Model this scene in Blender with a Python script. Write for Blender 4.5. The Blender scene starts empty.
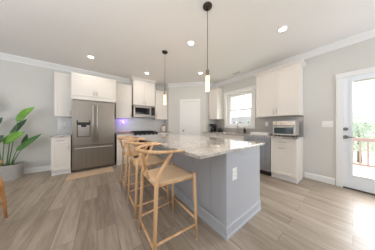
import bpy, bmesh, math, random
from mathutils import Vector, Matrix

random.seed(7)
SC = bpy.context.scene
COL = SC.collection
R = math.radians

# ------------------------------------------------------------------ camera
cam_d = bpy.data.cameras.new('camera')
cam_d.sensor_width = 36.0
cam_d.lens = 36.0 * 122.27 / 375.0
cam_d.clip_start = 0.03
cam_d.clip_end = 400
cam = bpy.data.objects.new('camera', cam_d)
cam.location = (0, 0, 1.161)
cam.rotation_euler = (R(90), 0, R(-36.47))
COL.objects.link(cam)
SC.camera = cam

# ------------------------------------------------------------------ world, sun, big lights, exposure
w = bpy.data.worlds.new('world')
SC.world = w
w.use_nodes = True
bg = w.node_tree.nodes['Background']
bg.inputs[0].default_value = (0.93, 0.96, 1.0, 1)
bg.inputs[1].default_value = 1.5

sun_d = bpy.data.lights.new('sun', 'SUN')
sun_d.energy = 10.0
sun_d.angle = R(70)
sun_d.color = (0.97, 0.985, 1.0)
sun = bpy.data.objects.new('sun', sun_d)
sun.rotation_euler = Vector((-0.9, 0.15, -0.62)).to_track_quat('-Z', 'Y').to_euler()
COL.objects.link(sun)


def area(name, loc, direction, sx, sy, watts, col=(1, 1, 1), portal=False):
    d = bpy.data.lights.new(name, 'AREA')
    d.shape = 'RECTANGLE'
    d.size, d.size_y = sx, sy
    d.energy = watts
    d.color = col
    if portal:
        d.cycles.is_portal = True
    o = bpy.data.objects.new(name, d)
    o.location = loc
    o.rotation_euler = Vector(direction).to_track_quat('-Z', 'Z').to_euler()
    COL.objects.link(o)
    return o


CW = (0.90, 0.96, 1.04)
area('bounce_fill', (-2.0, -0.3, 1.40), (-0.15, 0.25, 1), 3.6, 3.2, 74, CW)  # added fill lamp aimed up at the ceiling, out of view
area('bounce_fill_right', (2.2, -1.7, 1.2), (0.25, 0.1, 1), 2.4, 2.0, 15, CW)  # second unseen fill, lifts the ceiling and wall on the right
area('rear_fill', (2.3, -3.05, 1.5), (-0.25, 1, 0.15), 2.2, 1.8, 52, CW)  # added fill lamp behind the camera, the wall there is solid
area('rear_left_fill', (-3.1, -3.05, 1.5), (0.3, 1, 0.2), 1.9, 1.8, 40, CW)  # added fill towards the back wall, no window stands here
area('side_fill', (-4.05, 1.8, 1.5), (1, 0, 0.5), 3.4, 1.8, 26, CW)  # unseen fill lamp in front of the closed left wall
area('window_portal', (3.86, 2.215, 1.68), (-1, 0, 0), 0.9, 1.1, 1, portal=True)
area('door_portal', (3.86, -0.345, 1.05), (-1, 0, 0), 0.95, 2.0, 1, portal=True)

SC.view_settings.view_transform = 'Standard'
SC.view_settings.look = 'None'
SC.view_settings.gamma = 1.0
SC.view_settings.use_curve_mapping = False
SC.view_settings.exposure = 0.40
SC.cycles.use_denoising = True
SC.cycles.max_bounces = 10
SC.cycles.diffuse_bounces = 6
SC.cycles.glossy_bounces = 4
SC.cycles.transmission_bounces = 6
SC.cycles.transparent_max_bounces = 10
SC.cycles.sample_clamp_indirect = 6.0
SC.cycles.caustics_reflective = False
SC.cycles.caustics_refractive = False


# ------------------------------------------------------------------ materials
def nodes_of(name):
    m = bpy.data.materials.new(name)
    m.use_nodes = True
    nt = m.node_tree
    return m, nt, nt.nodes['Principled BSDF']


def srgb(r, g, b):
    def f(c):
        c /= 255.0
        return c / 12.92 if c <= 0.04045 else ((c + 0.055) / 1.055) ** 2.4
    return (f(r), f(g), f(b), 1)


def plain(name, col, rough=0.5, metal=0.0, noise=0.03, scale=30, bump=0.0, spec=0.5):
    m, nt, b = nodes_of(name)
    tc = nt.nodes.new('ShaderNodeTexCoord')
    n = nt.nodes.new('ShaderNodeTexNoise')
    n.inputs['Scale'].default_value = scale
    n.inputs['Detail'].default_value = 4
    nt.links.new(tc.outputs['Object'], n.inputs['Vector'])
    mx = nt.nodes.new('ShaderNodeMix')
    mx.data_type = 'RGBA'
    c = col
    mx.inputs[6].default_value = (c[0] * (1 - noise), c[1] * (1 - noise), c[2] * (1 - noise), 1)
    mx.inputs[7].default_value = (min(1, c[0] * (1 + noise)), min(1, c[1] * (1 + noise)), min(1, c[2] * (1 + noise)), 1)
    nt.links.new(n.outputs['Fac'], mx.inputs[0])
    nt.links.new(mx.outputs[2], b.inputs['Base Color'])
    b.inputs['Roughness'].default_value = rough
    b.inputs['Metallic'].default_value = metal
    b.inputs['Specular IOR Level'].default_value = spec
    if bump:
        bp = nt.nodes.new('ShaderNodeBump')
        bp.inputs['Strength'].default_value = bump
        bp.inputs['Distance'].default_value = 0.01
        nt.links.new(n.outputs['Fac'], bp.inputs['Height'])
        nt.links.new(bp.outputs[0], b.inputs['Normal'])
    return m


def stretched(name, c1, c2, scale, stretch, rough=0.45, metal=0.0, bump=0.0, lo=0.35, hi=0.65):
    """noise pulled long along one axis: wood grain, brushed steel."""
    m, nt, b = nodes_of(name)
    tc = nt.nodes.new('ShaderNodeTexCoord')
    mp = nt.nodes.new('ShaderNodeMapping')
    mp.inputs['Scale'].default_value = stretch
    nt.links.new(tc.outputs['Object'], mp.inputs[0])
    n = nt.nodes.new('ShaderNodeTexNoise')
    n.inputs['Scale'].default_value = scale
    n.inputs['Detail'].default_value = 5
    nt.links.new(mp.outputs[0], n.inputs['Vector'])
    cr = nt.nodes.new('ShaderNodeValToRGB')
    cr.color_ramp.elements[0].position = lo
    cr.color_ramp.elements[1].position = hi
    cr.color_ramp.elements[0].color = c1
    cr.color_ramp.elements[1].color = c2
    nt.links.new(n.outputs['Fac'], cr.inputs[0])
    nt.links.new(cr.outputs[0], b.inputs['Base Color'])
    b.inputs['Roughness'].default_value = rough
    b.inputs['Metallic'].default_value = metal
    if bump:
        bp = nt.nodes.new('ShaderNodeBump')
        bp.inputs['Strength'].default_value = bump
        bp.inputs['Distance'].default_value = 0.004
        nt.links.new(n.outputs['Fac'], bp.inputs['Height'])
        nt.links.new(bp.outputs[0], b.inputs['Normal'])
    return m


def emit(name, col, strength):
    m, nt, b = nodes_of(name)
    b.inputs['Base Color'].default_value = col
    b.inputs['Emission Color'].default_value = col
    b.inputs['Emission Strength'].default_value = strength
    return m


def glass_mat(name, tint=(1, 1, 1, 1), gloss=0.06):
    m = bpy.data.materials.new(name)
    m.use_nodes = True
    nt = m.node_tree
    nt.nodes.clear()
    out = nt.nodes.new('ShaderNodeOutputMaterial')
    tr = nt.nodes.new('ShaderNodeBsdfTransparent')
    tr.inputs[0].default_value = tint
    gl = nt.nodes.new('ShaderNodeBsdfGlossy')
    gl.inputs['Roughness'].default_value = 0.02
    mx = nt.nodes.new('ShaderNodeMixShader')
    mx.inputs[0].default_value = gloss
    nt.links.new(tr.outputs[0], mx.inputs[1])
    nt.links.new(gl.outputs[0], mx.inputs[2])
    nt.links.new(mx.outputs[0], out.inputs[0])
    return m


def floor_mat():
    m, nt, b = nodes_of('plank_floor')
    L = nt.links.new
    tc = nt.nodes.new('ShaderNodeTexCoord')
    mp = nt.nodes.new('ShaderNodeMapping')
    mp.inputs['Rotation'].default_value = (0, 0, R(90))
    L(tc.outputs['Object'], mp.inputs[0])
    br = nt.nodes.new('ShaderNodeTexBrick')
    br.offset = 0.37
    br.inputs['Scale'].default_value = 1.0
    br.inputs['Brick Width'].default_value = 1.22
    br.inputs['Row Height'].default_value = 0.18
    br.inputs['Mortar Size'].default_value = 0.0022
    br.inputs['Mortar Smooth'].default_value = 0.2
    br.inputs['Bias'].default_value = 0.0
    br.inputs['Color1'].default_value = (0.0, 0.0, 0.0, 1)
    br.inputs['Color2'].default_value = (1.0, 1.0, 1.0, 1)
    br.inputs['Mortar'].default_value = (0.5, 0.5, 0.5, 1)
    L(mp.outputs[0], br.inputs['Vector'])
    mp2 = nt.nodes.new('ShaderNodeMapping')
    mp2.inputs['Scale'].default_value = (1.0, 0.09, 1.0)
    L(tc.outputs['Object'], mp2.inputs[0])
    # shift the grain from plank to plank
    add = nt.nodes.new('ShaderNodeVectorMath')
    add.operation = 'ADD'
    sc = nt.nodes.new('ShaderNodeVectorMath')
    sc.operation = 'SCALE'
    sc.inputs['Scale'].default_value = 9.0
    L(br.outputs['Color'], sc.inputs[0])
    L(mp2.outputs[0], add.inputs[0])
    L(sc.outputs[0], add.inputs[1])
    n1 = nt.nodes.new('ShaderNodeTexNoise')
    n1.inputs['Scale'].default_value = 22
    n1.inputs['Detail'].default_value = 6
    n1.inputs['Roughness'].default_value = 0.65
    n1.inputs['Distortion'].default_value = 0.6
    L(add.outputs[0], n1.inputs['Vector'])
    n2 = nt.nodes.new('ShaderNodeTexNoise')
    n2.inputs['Scale'].default_value = 5
    n2.inputs['Detail'].default_value = 3
    L(add.outputs[0], n2.inputs['Vector'])
    cr = nt.nodes.new('ShaderNodeValToRGB')
    e = cr.color_ramp.elements
    e[0].position, e[0].color = 0.25, srgb(122, 108, 94)
    e[1].position, e[1].color = 0.78, srgb(190, 176, 161)
    k = e.new(0.5)
    k.color = srgb(158, 144, 128)
    mixf = nt.nodes.new('ShaderNodeMath')
    mixf.operation = 'MULTIPLY_ADD'
    L(br.outputs['Color'], mixf.inputs[0])
    mixf.inputs[1].default_value = 0.15
    sm = nt.nodes.new('ShaderNodeMath')
    sm.operation = 'MULTIPLY_ADD'
    L(n2.outputs['Fac'], sm.inputs[0])
    sm.inputs[1].default_value = 0.42
    m3 = nt.nodes.new('ShaderNodeMath')
    m3.operation = 'MULTIPLY_ADD'
    L(n1.outputs['Fac'], m3.inputs[0])
    m3.inputs[1].default_value = 0.72
    m3.inputs[2].default_value = -0.145
    L(m3.outputs[0], sm.inputs[2])
    L(sm.outputs[0], mixf.inputs[2])
    L(mixf.outputs[0], cr.inputs[0])
    mx = nt.nodes.new('ShaderNodeMix')
    mx.data_type = 'RGBA'
    L(br.outputs['Fac'], mx.inputs[0])
    L(cr.outputs[0], mx.inputs[6])
    mx.inputs[7].default_value = srgb(112, 100, 90)
    L(mx.outputs[2], b.inputs['Base Color'])
    b.inputs['Roughness'].default_value = 0.37
    bp = nt.nodes.new('ShaderNodeBump')
    bp.inputs['Strength'].default_value = 0.12
    bp.inputs['Distance'].default_value = 0.003
    L(n1.outputs['Fac'], bp.inputs['Height'])
    L(bp.outputs[0], b.inputs['Normal'])
    return m


def granite_mat(name, base, vein, dark, rough=0.08):
    m, nt, b = nodes_of(name)
    L = nt.links.new
    tc = nt.nodes.new('ShaderNodeTexCoord')
    n1 = nt.nodes.new('ShaderNodeTexNoise')
    n1.inputs['Scale'].default_value = 3.2
    n1.inputs['Detail'].default_value = 8
    n1.inputs['Distortion'].default_value = 1.6
    L(tc.outputs['Object'], n1.inputs['Vector'])
    cr = nt.nodes.new('ShaderNodeValToRGB')
    e = cr.color_ramp.elements
    e[0].position, e[0].color = 0.36, vein
    e[1].position, e[1].color = 0.60, base
    L(n1.outputs['Fac'], cr.inputs[0])
    n2 = nt.nodes.new('ShaderNodeTexNoise')
    n2.inputs['Scale'].default_value = 55
    n2.inputs['Detail'].default_value = 4
    L(tc.outputs['Object'], n2.inputs['Vector'])
    c2 = nt.nodes.new('ShaderNodeValToRGB')
    c2.color_ramp.elements[0].position = 0.30
    c2.color_ramp.elements[1].position = 0.46
    c2.color_ramp.elements[0].color = (1, 1, 1, 1)
    c2.color_ramp.elements[1].color = (0, 0, 0, 1)
    L(n2.outputs['Fac'], c2.inputs[0])
    mx = nt.nodes.new('ShaderNodeMix')
    mx.data_type = 'RGBA'
    L(c2.outputs[0], mx.inputs[0])
    L(cr.outputs[0], mx.inputs[6])
    mx.inputs[7].default_value = dark
    L(mx.outputs[2], b.inputs['Base Color'])
    b.inputs['Roughness'].default_value = rough
    b.inputs['Coat Weight'].default_value = 0.5
    b.inputs['Coat Roughness'].default_value = 0.03
    return m


def tile_mat(name, c1, c2, grout, bw, rh, axis):
    """running-bond wall tile. axis: 'x' wall runs along X, 'y' wall runs along Y."""
    m, nt, b = nodes_of(name)
    L = nt.links.new
    tc = nt.nodes.new('ShaderNodeTexCoord')
    sp = nt.nodes.new('ShaderNodeSeparateXYZ')
    cb = nt.nodes.new('ShaderNodeCombineXYZ')
    L(tc.outputs['Object'], sp.inputs[0])
    L(sp.outputs['X' if axis == 'x' else 'Y'], cb.inputs[0])
    L(sp.outputs['Z'], cb.inputs[1])
    br = nt.nodes.new('ShaderNodeTexBrick')
    br.inputs['Scale'].default_value = 1
    br.inputs['Brick Width'].default_value = bw
    br.inputs['Row Height'].default_value = rh
    br.inputs['Mortar Size'].default_value = 0.002
    br.inputs['Color1'].default_value = c1
    br.inputs['Color2'].default_value = c2
    br.inputs['Mortar'].default_value = grout
    L(cb.outputs[0], br.inputs['Vector'])
    L(br.outputs['Color'], b.inputs['Base Color'])
    b.inputs['Roughness'].default_value = 0.18
    return m


def cord_mat():
    m, nt, b = nodes_of('woven_cord')
    L = nt.links.new
    tc = nt.nodes.new('ShaderNodeTexCoord')
    wv = nt.nodes.new('ShaderNodeTexWave')
    wv.bands_direction = 'X'
    wv.inputs['Scale'].default_value = 36
    wv.inputs['Distortion'].default_value = 0.6
    L(tc.outputs['Object'], wv.inputs['Vector'])
    cr = nt.nodes.new('ShaderNodeValToRGB')
    cr.color_ramp.elements[0].color = srgb(208, 176, 140)
    cr.color_ramp.elements[1].color = srgb(236, 208, 174)
    L(wv.outputs['Fac'], cr.inputs[0])
    L(cr.outputs[0], b.inputs['Base Color'])
    b.inputs['Roughness'].default_value = 0.75
    bp = nt.nodes.new('ShaderNodeBump')
    bp.inputs['Strength'].default_value = 0.4
    bp.inputs['Distance'].default_value = 0.003
    L(wv.outputs['Fac'], bp.inputs['Height'])
    L(bp.outputs[0], b.inputs['Normal'])
    return m


M = {
    'floor': floor_mat(),
    'ceiling': plain('ceiling_paint', srgb(234, 232, 229), 0.9, noise=0.01),
    'wall': plain('wall_paint', srgb(212, 211, 206), 0.85, noise=0.01),
    'rear_dark': plain('darkened_rear_paint', srgb(116, 106, 96), 0.85, noise=0.01),  # unseen rear wall, darkened to mute its reflection in the refrigerator steel
    'trim': plain('trim_paint', srgb(234, 234, 233), 0.4, noise=0.01),
    'cab': plain('cabinet_paint', srgb(230, 225, 218), 0.38, noise=0.01),
    'vent_shade': plain('vent_shade_grey', srgb(120, 116, 112), 0.8),  # grey that stands for shade inside the ceiling vent
    'isl': plain('island_paint', srgb(177, 180, 186), 0.42, noise=0.012),
    'granite': granite_mat('island_granite', srgb(203, 196, 188), srgb(160, 154, 148), srgb(128, 124, 119), 0.05),
    'granite2': granite_mat('perimeter_granite', srgb(206, 199, 192), srgb(140, 132, 126), srgb(96, 92, 90), 0.12),
    'steel': stretched('brushed_steel', srgb(151, 143, 133), srgb(157, 149, 139), 40, (1, 1, 0.02), 0.42, 1.0),
    'steel_dark': stretched('dark_steel', srgb(120, 116, 112), srgb(140, 136, 132), 40, (1, 1, 0.02), 0.3, 1.0),
    'steel_cool': stretched('cool_steel', srgb(176, 180, 186), srgb(190, 194, 200), 40, (1, 1, 0.02), 0.4, 1.0),
    'steel_light': stretched('pale_steel', srgb(200, 197, 193), srgb(212, 209, 205), 40, (0.02, 1, 1), 0.42, 1.0),
    'knob_warm': plain('warm_knob_metal', srgb(218, 190, 160), 0.35, 1.0),  # even warm tone for the toaster oven knobs
    'nickel': plain('satin_nickel', srgb(196, 190, 182), 0.28, 1.0),
    'chrome': plain('chrome', srgb(215, 215, 215), 0.1, 1.0),
    'black': plain('black_plastic', srgb(26, 26, 28), 0.35),
    'black_glass': plain('black_glass', srgb(30, 30, 33), 0.06),
    'iron': plain('cast_iron', srgb(30, 29, 29), 0.6, bump=0.3, scale=200),
    'tile': tile_mat('back_tile', srgb(214, 214, 213), srgb(222, 222, 221), srgb(232, 232, 232), 0.30, 0.075, 'x'),
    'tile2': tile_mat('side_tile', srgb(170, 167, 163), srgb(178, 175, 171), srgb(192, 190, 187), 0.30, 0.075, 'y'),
    'ash': stretched('ash_wood', srgb(196, 152, 106), srgb(232, 194, 150), 14, (1, 1, 0.12), 0.42),
    'honey': stretched('honey_wood', srgb(186, 132, 82), srgb(208, 156, 104), 14, (1, 1, 0.12), 0.42),
    'board': stretched('board_wood', srgb(158, 104, 72), srgb(184, 128, 92), 12, (0.15, 1, 1), 0.5),
    'cord': cord_mat(),
    'door_paint': plain('door_paint', srgb(232, 237, 242), 0.35, noise=0.005),
    'felt': plain('felt_pad', srgb(206, 202, 196), 0.9),
    'mat': stretched('woven_mat', srgb(196, 168, 140), srgb(216, 190, 162), 60, (1, 6, 1), 0.95, bump=0.4),
    'concrete': plain('planter_concrete', srgb(172, 170, 166), 0.85, noise=0.10, scale=14, bump=0.15),
    'soil': plain('potting_soil', srgb(58, 46, 38), 0.95, noise=0.3, scale=60, bump=0.8),
    'white': plain('white_plastic', srgb(238, 237, 235), 0.35, noise=0.005),
    'ceramic': plain('cream_ceramic', srgb(228, 220, 206), 0.3, noise=0.02),
    'bronze': plain('dark_bronze', srgb(60, 54, 50), 0.45, 0.4),
    'brass': plain('aged_brass', srgb(152, 136, 118), 0.4, 0.7),
    'glass': glass_mat('window_glass', gloss=0.05),
    'oven_glass': plain('oven_glass', srgb(62, 74, 78), 0.06),
    'rubber': plain('threshold_rubber', srgb(70, 66, 62), 0.6),
    'bulb': emit('lamp_glow', (1.0, 0.76, 0.48, 1), 0.85),
    'downlight': emit('downlight_glow', (1.0, 0.94, 0.84, 1), 12),
    'violet': emit('violet_glow', (0.30, 0.16, 1.0, 1), 6),
    'rail_paint': plain('red_brown_stain', srgb(164, 138, 136), 0.7, noise=0.06),
    'deck': stretched('deck_boards', srgb(196, 186, 178), srgb(214, 206, 198), 10, (0.2, 3, 1), 0.8),
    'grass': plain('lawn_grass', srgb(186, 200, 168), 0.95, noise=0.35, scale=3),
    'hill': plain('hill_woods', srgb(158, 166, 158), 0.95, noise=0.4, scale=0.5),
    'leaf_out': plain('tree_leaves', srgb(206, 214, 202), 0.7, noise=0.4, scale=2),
    'bark': plain('tree_bark', srgb(110, 96, 84), 0.9, noise=0.3, scale=12),
    'siding': plain('house_siding', srgb(214, 214, 214), 0.8, noise=0.02),
    'shingle': plain('roof_shingle', srgb(136, 134, 132), 0.9, noise=0.15, scale=5),
    'house_window': plain('house_glazing', srgb(110, 112, 112), 0.3),
    'stem': plain('plant_stem', srgb(92, 130, 66), 0.5, noise=0.1),
}


def leaf_mat(name, c1, c2):
    m = stretched(name, c1, c2, 9, (1, 1, 1), 0.32)
    m.node_tree.nodes['Principled BSDF'].inputs['Subsurface Weight'].default_value = 0.05
    return m


M['leaf_bright'] = leaf_mat('leaf_bright', srgb(96, 150, 46), srgb(118, 172, 58))
M['leaf_mid'] = leaf_mat('leaf_mid', srgb(58, 112, 48), srgb(78, 134, 56))
M['leaf_dark'] = leaf_mat('leaf_dark', srgb(34, 76, 46), srgb(48, 96, 54))


# ------------------------------------------------------------------ mesh builder
class MB:
    def __init__(self):
        self.bm = bmesh.new()

    def box(self, x0, y0, z0, x1, y1, z1, bev=0.0):
        r = bmesh.ops.create_cube(self.bm, size=1)
        vs = r['verts']
        for v in vs:
            v.co = Vector((x0 + (v.co.x + .5) * (x1 - x0), y0 + (v.co.y + .5) * (y1 - y0), z0 + (v.co.z + .5) * (z1 - z0)))
        if bev:
            es = list({e for v in vs for e in v.link_edges})
            bmesh.ops.bevel(self.bm, geom=es, offset=bev, segments=2, affect='EDGES', profile=0.5)
        return self

    def tube(self, pts, rad, seg=10, flat=1.0, closed=False):
        """round bar along points; rad a number or one per point; flat squeezes the section vertically."""
        pts = [Vector(p) for p in pts]
        n = len(pts)
        rads = rad if isinstance(rad, (list, tuple)) else [rad] * n
        rings = []
        ref = None
        for i, p in enumerate(pts):
            if closed:
                t = pts[(i + 1) % n] - pts[i - 1]
            else:
                t = pts[min(i + 1, n - 1)] - pts[max(i - 1, 0)]
            t.normalize()
            if ref is None:
                ref = Vector((0, 0, 1)) if abs(t.z) < 0.9 else Vector((1, 0, 0))
            a = ref - t * ref.dot(t)
            if a.length < 1e-4:
                a = t.orthogonal()
            a.normalize()
            ref = a
            b = t.cross(a)
            rings.append([self.bm.verts.new(p + a * (math.sin(2 * math.pi * k / seg) * rads[i] * flat)
                                            + b * (math.cos(2 * math.pi * k / seg) * rads[i])) for k in range(seg)])
        m = n if closed else n - 1
        for i in range(m):
            A, B = rings[i], rings[(i + 1) % n]
            for k in range(seg):
                self.bm.faces.new((A[k], A[(k + 1) % seg], B[(k + 1) % seg], B[k])).smooth = True
        if not closed:
            self.bm.faces.new(rings[0][::-1])
            self.bm.faces.new(rings[-1])
        return self

    def lathe(self, prof, seg=24, cx=0, cy=0, cap=True):
        """prof: list of (radius, z)."""
        rings = []
        for r, z in prof:
            rings.append([self.bm.verts.new((cx + r * math.cos(2 * math.pi * k / seg), cy + r * math.sin(2 * math.pi * k / seg), z)) for k in range(seg)])
        for A, B in zip(rings, rings[1:]):
            for k in range(seg):
                self.bm.faces.new((A[k], A[(k + 1) % seg], B[(k + 1) % seg], B[k])).smooth = True
        if cap:
            self.bm.faces.new(rings[0][::-1])
            self.bm.faces.new(rings[-1])
        return self

    def prism(self, poly, z0, z1):
        a = [self.bm.verts.new((x, y, z0)) for x, y in poly]
        b = [self.bm.verts.new((x, y, z1)) for x, y in poly]
        n = len(poly)
        self.bm.faces.new(a[::-1])
        self.bm.faces.new(b)
        for i in range(n):
            self.bm.faces.new((a[i], a[(i + 1) % n], b[(i + 1) % n], b[i]))
        return self

    def disc_y(self, x, z, r, y0, y1, seg=16):
        """short cylinder with its axis along Y."""
        return self.tube([(x, y0, z), (x, y1, z)], r, seg)

    def sweep(self, path, prof):
        """moulding: prof (offset into the room, z) along a polyline, room on the right hand."""
        P = [Vector((x, y)) for x, y in path]
        n = len(P)
        rows = []
        for i in range(n):
            ns = []
            for j in (i - 1, i):
                if 0 <= j < n - 1:
                    d = (P[j + 1] - P[j]).normalized()
                    ns.append(Vector((d.y, -d.x)))
            if len(ns) == 1:
                mi = ns[0]
            else:
                s = (ns[0] + ns[1]).normalized()
                mi = s / max(0.2, s.dot(ns[0]))
            rows.append([self.bm.verts.new((P[i].x + mi.x * o, P[i].y + mi.y * o, z)) for o, z in prof])
        k = len(prof)
        for A, B in zip(rows, rows[1:]):
            for q in range(k):
                self.bm.faces.new((A[q], A[(q + 1) % k], B[(q + 1) % k], B[q]))
        self.bm.faces.new(rows[0])
        self.bm.faces.new(rows[-1][::-1])
        return self

    def shaker(self, x0, z0, x1, z1, y, t=0.02, rail=0.055, rec=0.009):
        """framed flat-panel front; face at y, going back by t."""
        e = 0.0015
        self.box(x0, y, z0, x0 + rail, y + t, z1, e)
        self.box(x1 - rail, y, z0, x1, y + t, z1, e)
        self.box(x0 + rail, y, z0, x1 - rail, y + t, z0 + rail, e)
        self.box(x0 + rail, y, z1 - rail, x1 - rail, y + t, z1, e)
        self.box(x0 + rail - .002, y + rec, z0 + rail - .002, x1 - rail + .002, y + t, z1 - rail + .002)
        return self

    def build(self, name, mat, parent=None, smooth=False):
        me = bpy.data.meshes.new(name)
        bmesh.ops.recalc_face_normals(self.bm, faces=self.bm.faces)
        self.bm.to_mesh(me)
        self.bm.free()
        if smooth:
            for p in me.polygons:
                p.use_smooth = True
        me.materials.append(M[mat] if isinstance(mat, str) else mat)
        o = bpy.data.objects.new(name, me)
        COL.objects.link(o)
        if parent:
            o.parent = parent
        return o


def tag(o, label, cat, group=None, kind=None):
    o['label'] = label
    o['category'] = cat
    if group:
        o['group'] = group
    if kind:
        o['kind'] = kind
    return o


def struct(o):
    o['kind'] = 'structure'
    return o


def thing(name, label, cat, loc=(0, 0, 0), rz=0.0, group=None):
    o = bpy.data.objects.new(name, None)
    o.empty_display_size = 0.1
    COL.objects.link(o)
    o.location = loc
    o.rotation_euler = (0, 0, R(rz))
    return tag(o, label, cat, group)


def sempty(name, loc=(0, 0, 0), rz=0.0):
    o = bpy.data.objects.new(name, None)
    COL.objects.link(o)
    o.location = loc
    o.rotation_euler = (0, 0, R(rz))
    o['kind'] = 'structure'
    return o


def kids(o):
    return list(o.children)


def dup(o, loc, rz, label, parent=None):
    def rec(src, par):
        c = src.copy()
        COL.objects.link(c)
        if par is not None:
            c.parent = par
        for ch in src_children[src.name]:
            rec(ch, c)
        return c
    src_children = {}

    def walk(s):
        src_children[s.name] = list(s.children)
        for ch in s.children:
            walk(ch)
    walk(o)
    c = rec(o, None)
    c.location = loc
    c.rotation_euler = (0, 0, R(rz))
    c['label'] = label
    return c


# ------------------------------------------------------------------ room shell
XL, XR, YN, YW, ZC = -4.2, 3.70, -3.2, 4.63, 2.74
PA, PB = (2.22, 4.22), (3.22, 3.22)        # pantry diagonal
WY0, WY1, WZ0, WZ1 = 1.77, 2.66, 1.13, 2.22  # window opening
DY0, DY1, DZ1 = -0.81, 0.12, 2.05            # exterior door opening

struct(MB().box(XL - .15, YN - .15, -0.12, XR + .16, YW + .15, 0).build('floor', 'floor'))
struct(MB().box(XL - .15, YN - .15, ZC, XR + .16, YW + .15, ZC + .14).build('ceiling', 'ceiling'))
struct(MB().box(XL - .15, YW, 0, XR + .16, YW + .15, ZC).build('wall_back', 'wall'))
struct(MB().box(XL - .15, YN - .15, 0, XL, YW, ZC).build('wall_left', 'wall'))
struct(MB().box(XL, YN - .15, 0, XR + .16, YN, ZC).build('wall_front', 'rear_dark'))
mb = MB()
T = XR + .16
mb.box(XR, YN, 0, T, DY0, ZC)
mb.box(XR, DY0, DZ1, T, DY1, ZC)
mb.box(XR, DY1, 0, T, WY0, ZC)
mb.box(XR, WY0, 0, T, WY1, WZ0)
mb.box(XR, WY0, WZ1, T, WY1, ZC)
mb.box(XR, WY1, 0, T, YW, ZC)
struct(mb.build('wall_right', 'wall'))
# pantry: two short returns and the diagonal with the door, one closed prism
mb = MB().prism([(2.22, YW - .002), PA, PB, (XR - .002, 3.22), (XR - .002, YW - .002)], 0, ZC - .001)
struct(mb.build('wall_pantry', 'wall'))

CROWN = [(0, 2.615), (0.010, 2.615), (0.014, 2.635), (0.030, 2.655), (0.066, 2.70), (0.078, 2.708), (0.082, 2.739), (0, 2.739)]
struct(MB().sweep([(XL, YW), (0.955, YW)], CROWN).build('trim_1', 'trim'))
struct(MB().sweep([(1.735, YW), (2.22, YW), PA, PB, (XR, 3.22), (XR, YN)], CROWN).build('trim_2', 'trim'))
struct(MB().sweep([(XL, YN), (XL, YW)], CROWN).build('trim_3', 'trim'))
BASE = [(0, 0.001), (0.014, 0.001), (0.014, 0.095), (0.009, 0.118), (0.004, 0.126), (0, 0.126)]
struct(MB().sweep([(XL, YW), (-0.845, YW)], BASE).build('baseboard_back', 'trim'))
struct(MB().sweep([(XR, 0.635), (XR, 0.205)], BASE).build('baseboard_right', 'trim'))
struct(MB().sweep([(XR, -0.91), (XR, YN)], BASE).build('baseboard_right_rear', 'trim'))
struct(MB().sweep([(XL, YN), (XL, YW)], BASE).build('baseboard_left', 'trim'))
struct(MB().sweep([(XR, YN), (XL, YN)], BASE).build('baseboard_front', 'trim'))

# tile backsplashes
struct(MB().box(-0.835, YW - .010, 0.916, -0.51, YW - .001, 1.368).build('trim_4', 'tile'))
mb = MB()
mb.box(0.45, YW - .010, 0.916, 2.218, YW - .001, 1.368)
mb.box(0.925, YW - .010, 1.368, 1.665, YW - .001, 1.44)
struct(mb.build('trim_5', 'tile'))
mb = MB()
mb.box(XR - .010, 0.654, 0.916, XR - .001, 1.68, 1.368)
mb.box(XR - .010, 1.68, 0.916, XR - .001, 2.76, 1.075)
mb.box(XR - .010, 2.76, 0.916, XR - .001, 3.218, 1.368)
struct(mb.build('trim_6', 'tile2'))

# ---- window_1 over the sink
wn = sempty('window_1', (XR, 0, 0))
mb = MB()
c = 0.085
mb.box(-.02, WY0 - c, WZ0, -.001, WY0, WZ1 + c, .003)
mb.box(-.02, WY1, WZ0, -.001, WY1 + c, WZ1 + c, .003)
mb.box(-.022, WY0 - c - .01, WZ1, -.001, WY1 + c + .01, WZ1 + c + .005, .003)
mb.build('casing', 'trim', wn)
mb = MB()
mb.box(-.05, WY0 - c - .015, WZ0 - .028, .10, WY1 + c + .015, WZ0 - .001, .004)
mb.box(-.018, WY0 - c, WZ0 - .075, -.001, WY1 + c, WZ0 - .028, .003)
mb.build('sill', 'trim', wn)
mb = MB()
j = 0.045
y0, y1 = WY0 + .001, WY1 - .001
mb.box(.085, y0, WZ0, .15, y0 + j, WZ1 - .001)
mb.box(.085, y1 - j, WZ0, .15, y1, WZ1 - .001)
mb.box(.085, y0 + j, WZ1 - j, .15, y1 - j, WZ1 - .001)
mb.box(.085, y0 + j, WZ0, .15, y1 - j, WZ0 + .035)
zm = 1.665
fr = mb.build('frame', 'white', wn)
for nm, za, zb, dx in (('lower_sash', WZ0 + .035, zm + .02, .095), ('upper_sash', zm - .02, WZ1 - j, .118)):
    mb = MB()
    s = 0.044
    mb.box(dx, y0 + j, za, dx + .022, y0 + j + s, zb)
    mb.box(dx, y1 - j - s, za, dx + .022, y1 - j, zb)
    mb.box(dx, y0 + j + s, za, dx + .022, y1 - j - s, za + s)
    mb.box(dx, y0 + j + s, zb - s, dx + .022, y1 - j - s, zb)
    sh = mb.build(nm, 'white', wn)
    MB().box(dx + .009, y0 + j + s, za + s, dx + .013, y1 - j - s, zb - s).build('glass', 'glass', sh)

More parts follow.
